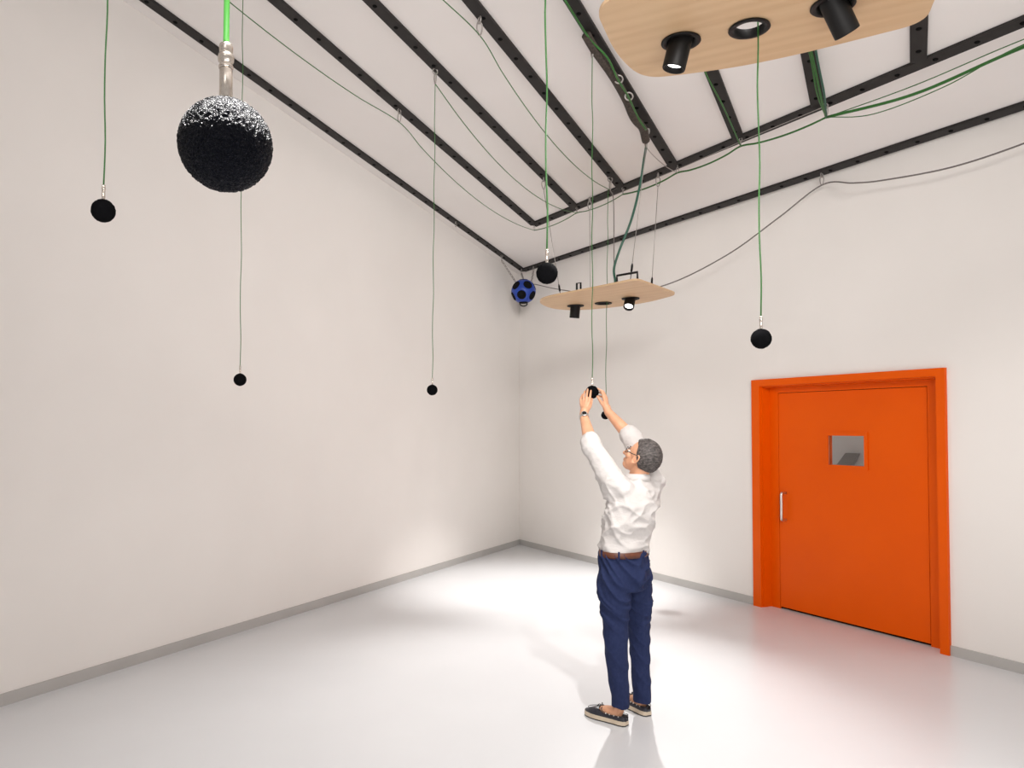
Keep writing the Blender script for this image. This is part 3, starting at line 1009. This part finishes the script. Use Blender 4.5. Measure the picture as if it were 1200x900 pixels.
# --- hair
bm = bmesh.new()
bmesh.ops.create_icosphere(bm, subdivisions=6, radius=1)
for v in bm.verts:
    n_ = v.co.normalized()
    x, y, z = n_.x * 0.104, n_.y * 0.083, n_.z * 0.105
    ax_ = x
    line = -0.075 if ax_ < -0.02 else (-0.075 + (ax_ + 0.02) / 0.035 * 0.055 if ax_ < 0.015 else (-0.020 + (ax_ - 0.015) / 0.035 * 0.066 if ax_ < 0.05 else 0.046 + (ax_ - 0.05) * 0.35))
    q_ = V((x, y, z))
    f_ = max(0.0, min(1.0, (z - line) / 0.010))
    nz_ = noise.noise(q_ * 40) * 0.018 + noise.noise(q_ * 160) * 0.022
    sc_ = 0.90 + f_ * (0.125 + nz_)
    v.co = mo(hp(-0.014 + x * sc_, y * sc_, 0.022 + z * sc_))
from_bm('hair', bm, M['hair'], man, True)['label'] = 'short grey hair'

# --- eyes, glasses
bm = bmesh.new()
for s in (1, -1):
    ball(bm, mo(hp(0.076, 0.031 * s, -0.003)), 0.0112, 3)
from_bm('eyes', bm, M['eye'], man, True)
bm = bmesh.new()
for s in (1, -1):
    ball(bm, mo(hp(0.0838, 0.031 * s, -0.003)), 0.0048, 2)
from_bm('pupils', bm, M['dark'], man, True)
bm = bmesh.new()
for s in (1, -1):
    tube(bm, catmull([mo(hp(0.090, 0.012 * s, 0.022)), mo(hp(0.088, 0.032 * s, 0.027)), mo(hp(0.072, 0.048 * s, 0.022))], 5), 0.0028, 6)
from_bm('eyebrows', bm, M['hair'], man, True)
gl = bpy.data.objects.new('glasses', None)
COL.objects.link(gl)
gl.parent = man
gl['label'] = 'thin dark framed glasses'
bm = bmesh.new()
for s in (1, -1):
    tube(bm, [mo(hp(0.101 - 0.012 * abs(math.cos(q_)), (0.033 + 0.025 * math.cos(q_)) * s, -0.004 + 0.019 * math.sin(q_))) for q_ in [2 * math.pi * i / 20 for i in range(20)]], 0.0020, 6, True)
tube(bm, [mo(hp(0.100, 0.009, 0.0)), mo(hp(0.104, 0, 0.003)), mo(hp(0.100, -0.009, 0.0))], 0.0020, 6)
from_bm('rims', bm, M['dark'], gl, True)
for s in (1, -1):
    bm = bmesh.new()
    tube(bm, [mo(hp(0.088, 0.059 * s, 0.004)), mo(hp(0.075, 0.073 * s, 0.005)), mo(hp(0.035, 0.081 * s, 0.010)), mo(hp(-0.004, 0.087 * s, 0.022)), mo(hp(-0.018, 0.085 * s, 0.006))], 0.0026, 6)
    from_bm('temple', bm, M['dark'], gl, True)

# --- shirt
bm = bmesh.new()
loft(bm, [(mo(J['neck0'] + UPV * 0.005 + FWD * 0.005), LFT * 0.072, FWD * 0.066),
          (mo(J['neck0'] - UPV * 0.030), LFT * 0.130, FWD * 0.085),
          (mo(at(744, 578, 4.715)), LFT * 0.188, FWD * 0.116),
          (mo(at(741, 592, 4.71)), LFT * 0.198, FWD * 0.136),
          (mo(at(738, 607, 4.71)), LFT * 0.190, FWD * 0.138),
          (mo(at(733.5, 626, 4.715)), LFT * 0.176, FWD * 0.130),
          (mo(at(731, 640, 4.715)), LFT * 0.172, FWD * 0.130),
          (mo(at(730.8, 648, 4.715)), LFT * 0.164, FWD * 0.122)])
p0, p1, p2 = J['lsh'], J['lel'], J['lwr']
cuffL = p1.lerp(p2, 0.16)
chain(bm, [mo(p) for p in (at(733, 585, 4.66), p0, p0.lerp(p1, 0.5), p1, cuffL)], [0.10, 0.084, 0.070, 0.059, 0.058])
chain(bm, [mo(p) for p in (p1.lerp(p2, -0.12), p1.lerp(p2, 0.14))], [0.063, 0.064])
p0, p1, p2 = J['rsh'], J['rel'], J['rwr']
chain(bm, [mo(p) for p in (at(753, 583, 4.78), p0, p0.lerp(p1, 0.5), p1, p1.lerp(p2, 0.12))], [0.10, 0.084, 0.070, 0.060, 0.058])
chain(bm, [mo(p) for p in (p1.lerp(p2, -0.14), p1.lerp(p2, 0.10))], [0.063, 0.064])
shirt = melt('shirt', bm, 0.0075, M['shirt'], man, 8, 0.5)
me = shirt.data
n_v = len(me.vertices)
co = np.empty(n_v * 3, dtype=np.float32); me.vertices.foreach_get('co', co); co = co.reshape(-1, 3)
no = np.empty(n_v * 3, dtype=np.float32); me.vertices.foreach_get('normal', no); no = no.reshape(-1, 3)
for i in range(n_v):            # folds hanging from the raised shoulders towards the waist
    p = V(co[i])
    a_ = noise.noise(V((p.x * 7 + p.z * 5, p.y * 7 + p.z * 4, p.z * 5))) * 0.012
    u_ = (p.x - p.y) * 0.7
    b2 = (1 - abs(noise.noise(V((u_ * 3 + p.z * 3, (p.z - u_ * 0.9) * 13, 1.7 + (p.x + p.y) * 4))))) ** 5 * 0.016
    b3 = (1 - abs(noise.noise(V((u_ * 3 - p.z * 3, (p.z + u_ * 1.3) * 11, 7.7 + (p.x + p.y) * 4))))) ** 5 * 0.012
    sl = 1.0 - 0.7 * max(0.0, min(1.0, (p.z - 1.42) / 0.08))
    co[i] += no[i] * (a_ * (0.5 + 0.5 * sl) + (b2 + b3 - 0.008) * sl)
me.vertices.foreach_set('co', co.reshape(-1))
me.update()
# collar standing round the back of the neck
bm = bmesh.new()
cc = J['neck0'] + UPV * 0.012
ring_o, ring_i = [], []
n = 28
for i in range(n + 1):
    q_ = math.radians(35 + (290) * i / n)
    dv = FWD * math.cos(q_) * 0.070 + LFT * math.sin(q_) * 0.074
    ring_o.append((cc + dv * 1.16 - UPV * 0.018, cc + dv * 1.02 + UPV * 0.026, cc + dv * 0.92 + UPV * 0.024, cc + dv * 0.95 - UPV * 0.018))
vs = [[bm.verts.new(mo(p)) for p in r_] for r_ in ring_o]
for a_, b_ in zip(vs, vs[1:]):
    for k in range(4):
        bm.faces.new((a_[k], a_[(k + 1) % 4], b_[(k + 1) % 4], b_[k]))
bm.faces.new(vs[0]); bm.faces.new(vs[-1][::-1])
from_bm('collar', bm, M['shirt'], shirt, True)

# --- trousers
bm = bmesh.new()
loft(bm, [(mo(at(730.8, 645.5, 4.715)), LFT * 0.168, FWD * 0.128), (mo(at(730.8, 656, 4.715)), LFT * 0.172, FWD * 0.130), (mo(at(731.5, 672, 4.715)), LFT * 0.182, FWD * 0.136), (mo(at(732.5, 690, 4.715)), LFT * 0.165, FWD * 0.115)])
ball(bm, mo(at(740, 676, 4.66)), 0.085, 3)
for hip, kn, an, rr in (('lhip', 'lkn', 'lan', 1.0), ('rhip', 'rkn', 'ran', 0.97)):
    p0, p1, p2 = J[hip], J[kn], J[an]
    pts = [p0 - UPV * 0.02, p0.lerp(p1, 0.35), p0.lerp(p1, 0.70), p1, p1.lerp(p2, 0.35), p1.lerp(p2, 0.7), p2 + UPV * 0.055]
    chain(bm, [mo(p) for p in pts[:-1]], [0.098 * rr, 0.092 * rr, 0.077 * rr, 0.069 * rr, 0.064 * rr, 0.061 * rr])
    ax_ = (pts[-1] - pts[-2]).normalized()
    tube(bm, [mo(pts[-2]), mo(pts[-1]), mo(p2 - UPV * 0.012)], [0.061 * rr, 0.059 * rr, 0.058 * rr], 24)
tr = melt('trousers', bm, 0.0065, M['chino'], man, 6, 0.5)
me = tr.data
n_v = len(me.vertices)
co = np.empty(n_v * 3, dtype=np.float32); me.vertices.foreach_get('co', co); co = co.reshape(-1, 3)
no = np.empty(n_v * 3, dtype=np.float32); me.vertices.foreach_get('normal', no); no = no.reshape(-1, 3)
for i in range(n_v):            # pull folds across the seat, long creases down the legs
    p = V(co[i])
    hi_ = max(0.0, min(1.0, (p.z - 0.55) / 0.2))
    a_ = noise.noise(V((p.x * 8, p.y * 8, p.z * 4 + p.x * 9))) * 0.006
    u_ = (p.x - p.y) * 0.7
    b2 = (1 - abs(noise.noise(V((u_ * 2 + p.z * 2, (p.z + u_ * 1.6) * (9 + 3 * hi_), 2.2 + (p.x + p.y) * 3))))) ** 5 * (0.007 + 0.012 * hi_)
    co[i] += no[i] * (a_ + b2 - 0.004)
me.vertices.foreach_set('co', co.reshape(-1))
me.update()

# --- belt
bm = bmesh.new()
cb = at(730.8, 646.8, 4.715)
rows = []
n = 48
for i in range(n):
    q_ = 2 * math.pi * i / n
    dv = LFT * math.cos(q_) * 0.176 + FWD * math.sin(q_) * 0.136
    rows.append([bm.verts.new(mo(cb + dv * k + UPV * z_)) for k, z_ in ((1.0, -0.018), (1.012, 0.0), (1.0, 0.018), (0.955, 0.018), (0.955, -0.018))])
for i in range(n):
    a_, b_ = rows[i], rows[(i + 1) % n]
    for k in range(5):
        bm.faces.new((a_[k], a_[(k + 1) % 5], b_[(k + 1) % 5], b_[k]))
belt = from_bm('belt', bm, M['belt'], man, True)
belt['label'] = 'brown leather belt'
for q_ in (0.35, 1.5, 2.4, -0.5, -1.57, -2.4):
    dv = LFT * math.cos(q_) * 0.176 + FWD * math.sin(q_) * 0.136
    out = dv.normalized()
    bm = bmesh.new()
    box(bm, frame(mo(cb + dv * 1.02), UPV.cross(out), out, UPV), 0.011, 0.006, 0.052, 0.001)
    from_bm('belt_loop', bm, M['chino'], tr)

# --- wrist watch
wv_ = (J['lwr'] - J['lel']).normalized()
wc = J['lwr'] - wv_ * 0.012
bm = bmesh.new()
tube(bm, [mo(wc - wv_ * 0.010), mo(wc - wv_ * 0.007), mo(wc + wv_ * 0.007), mo(wc + wv_ * 0.010)], [0.030, 0.0325, 0.0325, 0.030], 24)
watch = from_bm('wrist_watch', bm, M['steel'], man, True)
watch['label'] = 'steel wrist watch'
out = (V((0.0, -1, 0.0)) - wv_ * wv_.dot(V((0.0, -1, 0.0)))).normalized()
bm = bmesh.new()
lathe(bm, [(0, 0.030), (0.019, 0.030), (0.020, 0.036), (0.017, 0.040), (0.015, 0.039), (0, 0.039)], 24, frame(mo(wc), wv_, out.cross(wv_), out))
from_bm('watch_case', bm, M['steel'], watch, True)
bm = bmesh.new()
lathe(bm, [(0, 0.0385), (0.0135, 0.0385), (0.0135, 0.0405), (0, 0.0405)], 20, frame(mo(wc), wv_, out.cross(wv_), out))
from_bm('watch_dial', bm, M['blackmetal'], watch, True)['label'] = 'dark watch dial'

# --- boat shoes
def shoe(hl, dr, name='shoe'):
    sd = UPV.cross(dr)
    s = bpy.data.objects.new(name, None)
    COL.objects.link(s)
    s.parent = man
    s['label'] = 'dark navy leather boat shoe with cream sole'
    P_ = lambda x, y, z: mo(hl + dr * x + sd * y + UPV * z)
    Ln = 0.295
    prof = [(0.0, 0.018), (0.012, 0.030), (0.04, 0.037), (0.09, 0.038), (0.14, 0.043), (0.19, 0.049), (0.225, 0.048), (0.262, 0.038), (0.284, 0.024), (Ln, 0.008)]

    def outline(k, inset=0.0):
        r_ = [(x, (y - inset)) for x, y in prof]
        return [(x, y) for x, y in r_] + [(x, -y) for x, y in r_[::-1]]

    def slab(nm, z0, z1, e0, e1, m_):
        bm = bmesh.new()
        lo = [bm.verts.new(P_(x, y, z0)) for x, y in outline(0, -e0)]
        hi2 = [bm.verts.new(P_(x, y, z1)) for x, y in outline(0, -e1)]
        k = len(lo)
        bm.faces.new(lo); bm.faces.new(hi2)
        for i in range(k):
            bm.faces.new((lo[i], lo[(i + 1) % k], hi2[(i + 1) % k], hi2[i]))
        return from_bm(nm, bm, m_, s)

    slab('outsole', 0.0, 0.008, 0.0005, 0.0015, M['outsole'])
    slab('midsole', 0.008, 0.030, 0.003, 0.0, M['sole'])
    # upper: low sides round the heel, closed vamp in front
    bm = bmesh.new()
    secs = []
    for x, y in prof[:-1] + [(0.2905, 0.014)]:
        t_ = x / Ln
        top = 0.072 - 0.010 * min(1, t_ / 0.35) if t_ < 0.5 else (0.075 if t_ < 0.62 else 0.078 - (t_ - 0.62) * 0.115)
        secs.append((x, y - 0.002, top, t_))
    rows = []
    for x, y, top, t_ in secs:
        row = []
        open_ = t_ < 0.50
        for k in range(13):
            q_ = math.pi * k / 12
            cy = math.cos(q_)
            yy = y * (abs(cy) ** 0.75) * (1 if cy >= 0 else -1)
            zz = 0.028 + (top - 0.028) * (math.sin(q_) ** 0.6 if q_ not in (0, math.pi) else 0)
            if open_ and 2 < k < 10:
                yy = max(-y * 0.80, min(y * 0.80, yy))
                zz = min(zz, 0.052) if 3 <= k <= 9 else zz
                if 4 <= k <= 8:
                    zz = 0.040
            row.append(bm.verts.new(P_(x, yy, zz)))
        rows.append(row)
    for a_, b_ in zip(rows, rows[1:]):
        for k in range(12):
            bm.faces.new((a_[k], a_[k + 1], b_[k + 1], b_[k]))
    bm.faces.new(rows[0]); bm.faces.new(rows[-1])
    from_bm('upper', bm, M['navyleather'], s, True)
    # vamp seam, side lace with eyelets, bow
    bm = bmesh.new()
    for yy in (1, -1):
        tube(bm, [P_(x, yy * (w_ + 0.0015), z_) for x, w_, z_ in ((0.005, 0.020, 0.060), (0.03, 0.036, 0.058), (0.07, 0.0385, 0.055), (0.11, 0.0395, 0.056), (0.145, 0.040, 0.064), (0.160, 0.030, 0.074))], 0.0022, 6)
    tube(bm, [P_(0.005, 0.020, 0.060), P_(-0.002, 0, 0.061), P_(0.005, -0.020, 0.060)], 0.0022, 6)
    for x_ in (0.160, 0.178):
        tube(bm, [P_(x_, 0.028, 0.073), P_(x_ + 0.004, 0, 0.081), P_(x_, -0.028, 0.073)], 0.0028, 6)
    for yy in (1, -1):
        tube(bm, catmull([P_(0.170, 0, 0.082), P_(0.182, 0.016 * yy, 0.090), P_(0.190, 0.026 * yy, 0.080), P_(0.176, 0.012 * yy, 0.080)], 5), 0.0026, 6)
    from_bm('lace', bm, M['outsole'], s, True)
    bm = bmesh.new()
    for yy in (1, -1):
        for x_, w_ in ((0.035, 0.0375), (0.065, 0.0385), (0.095, 0.0392), (0.120, 0.0400)):
            ball(bm, P_(x_, yy * (w_ + 0.002), 0.0565), 0.0042, 2)
    from_bm('eyelets', bm, M['steel'], s, True)
    # moccasin seam round the toe
    bm = bmesh.new()
    tube(bm, catmull([P_(0.165, 0.036, 0.066), P_(0.21, 0.036, 0.062), P_(0.25, 0.028, 0.056), P_(0.268, 0.0, 0.054), P_(0.25, -0.028, 0.056), P_(0.21, -0.036, 0.062), P_(0.165, -0.036, 0.066)], 6), 0.0022, 6)
    from_bm('toe_seam', bm, M['navyleather'], s, True)
    return s


shoe(LF_H, LF_D)
shoe(RF_H, RF_D)
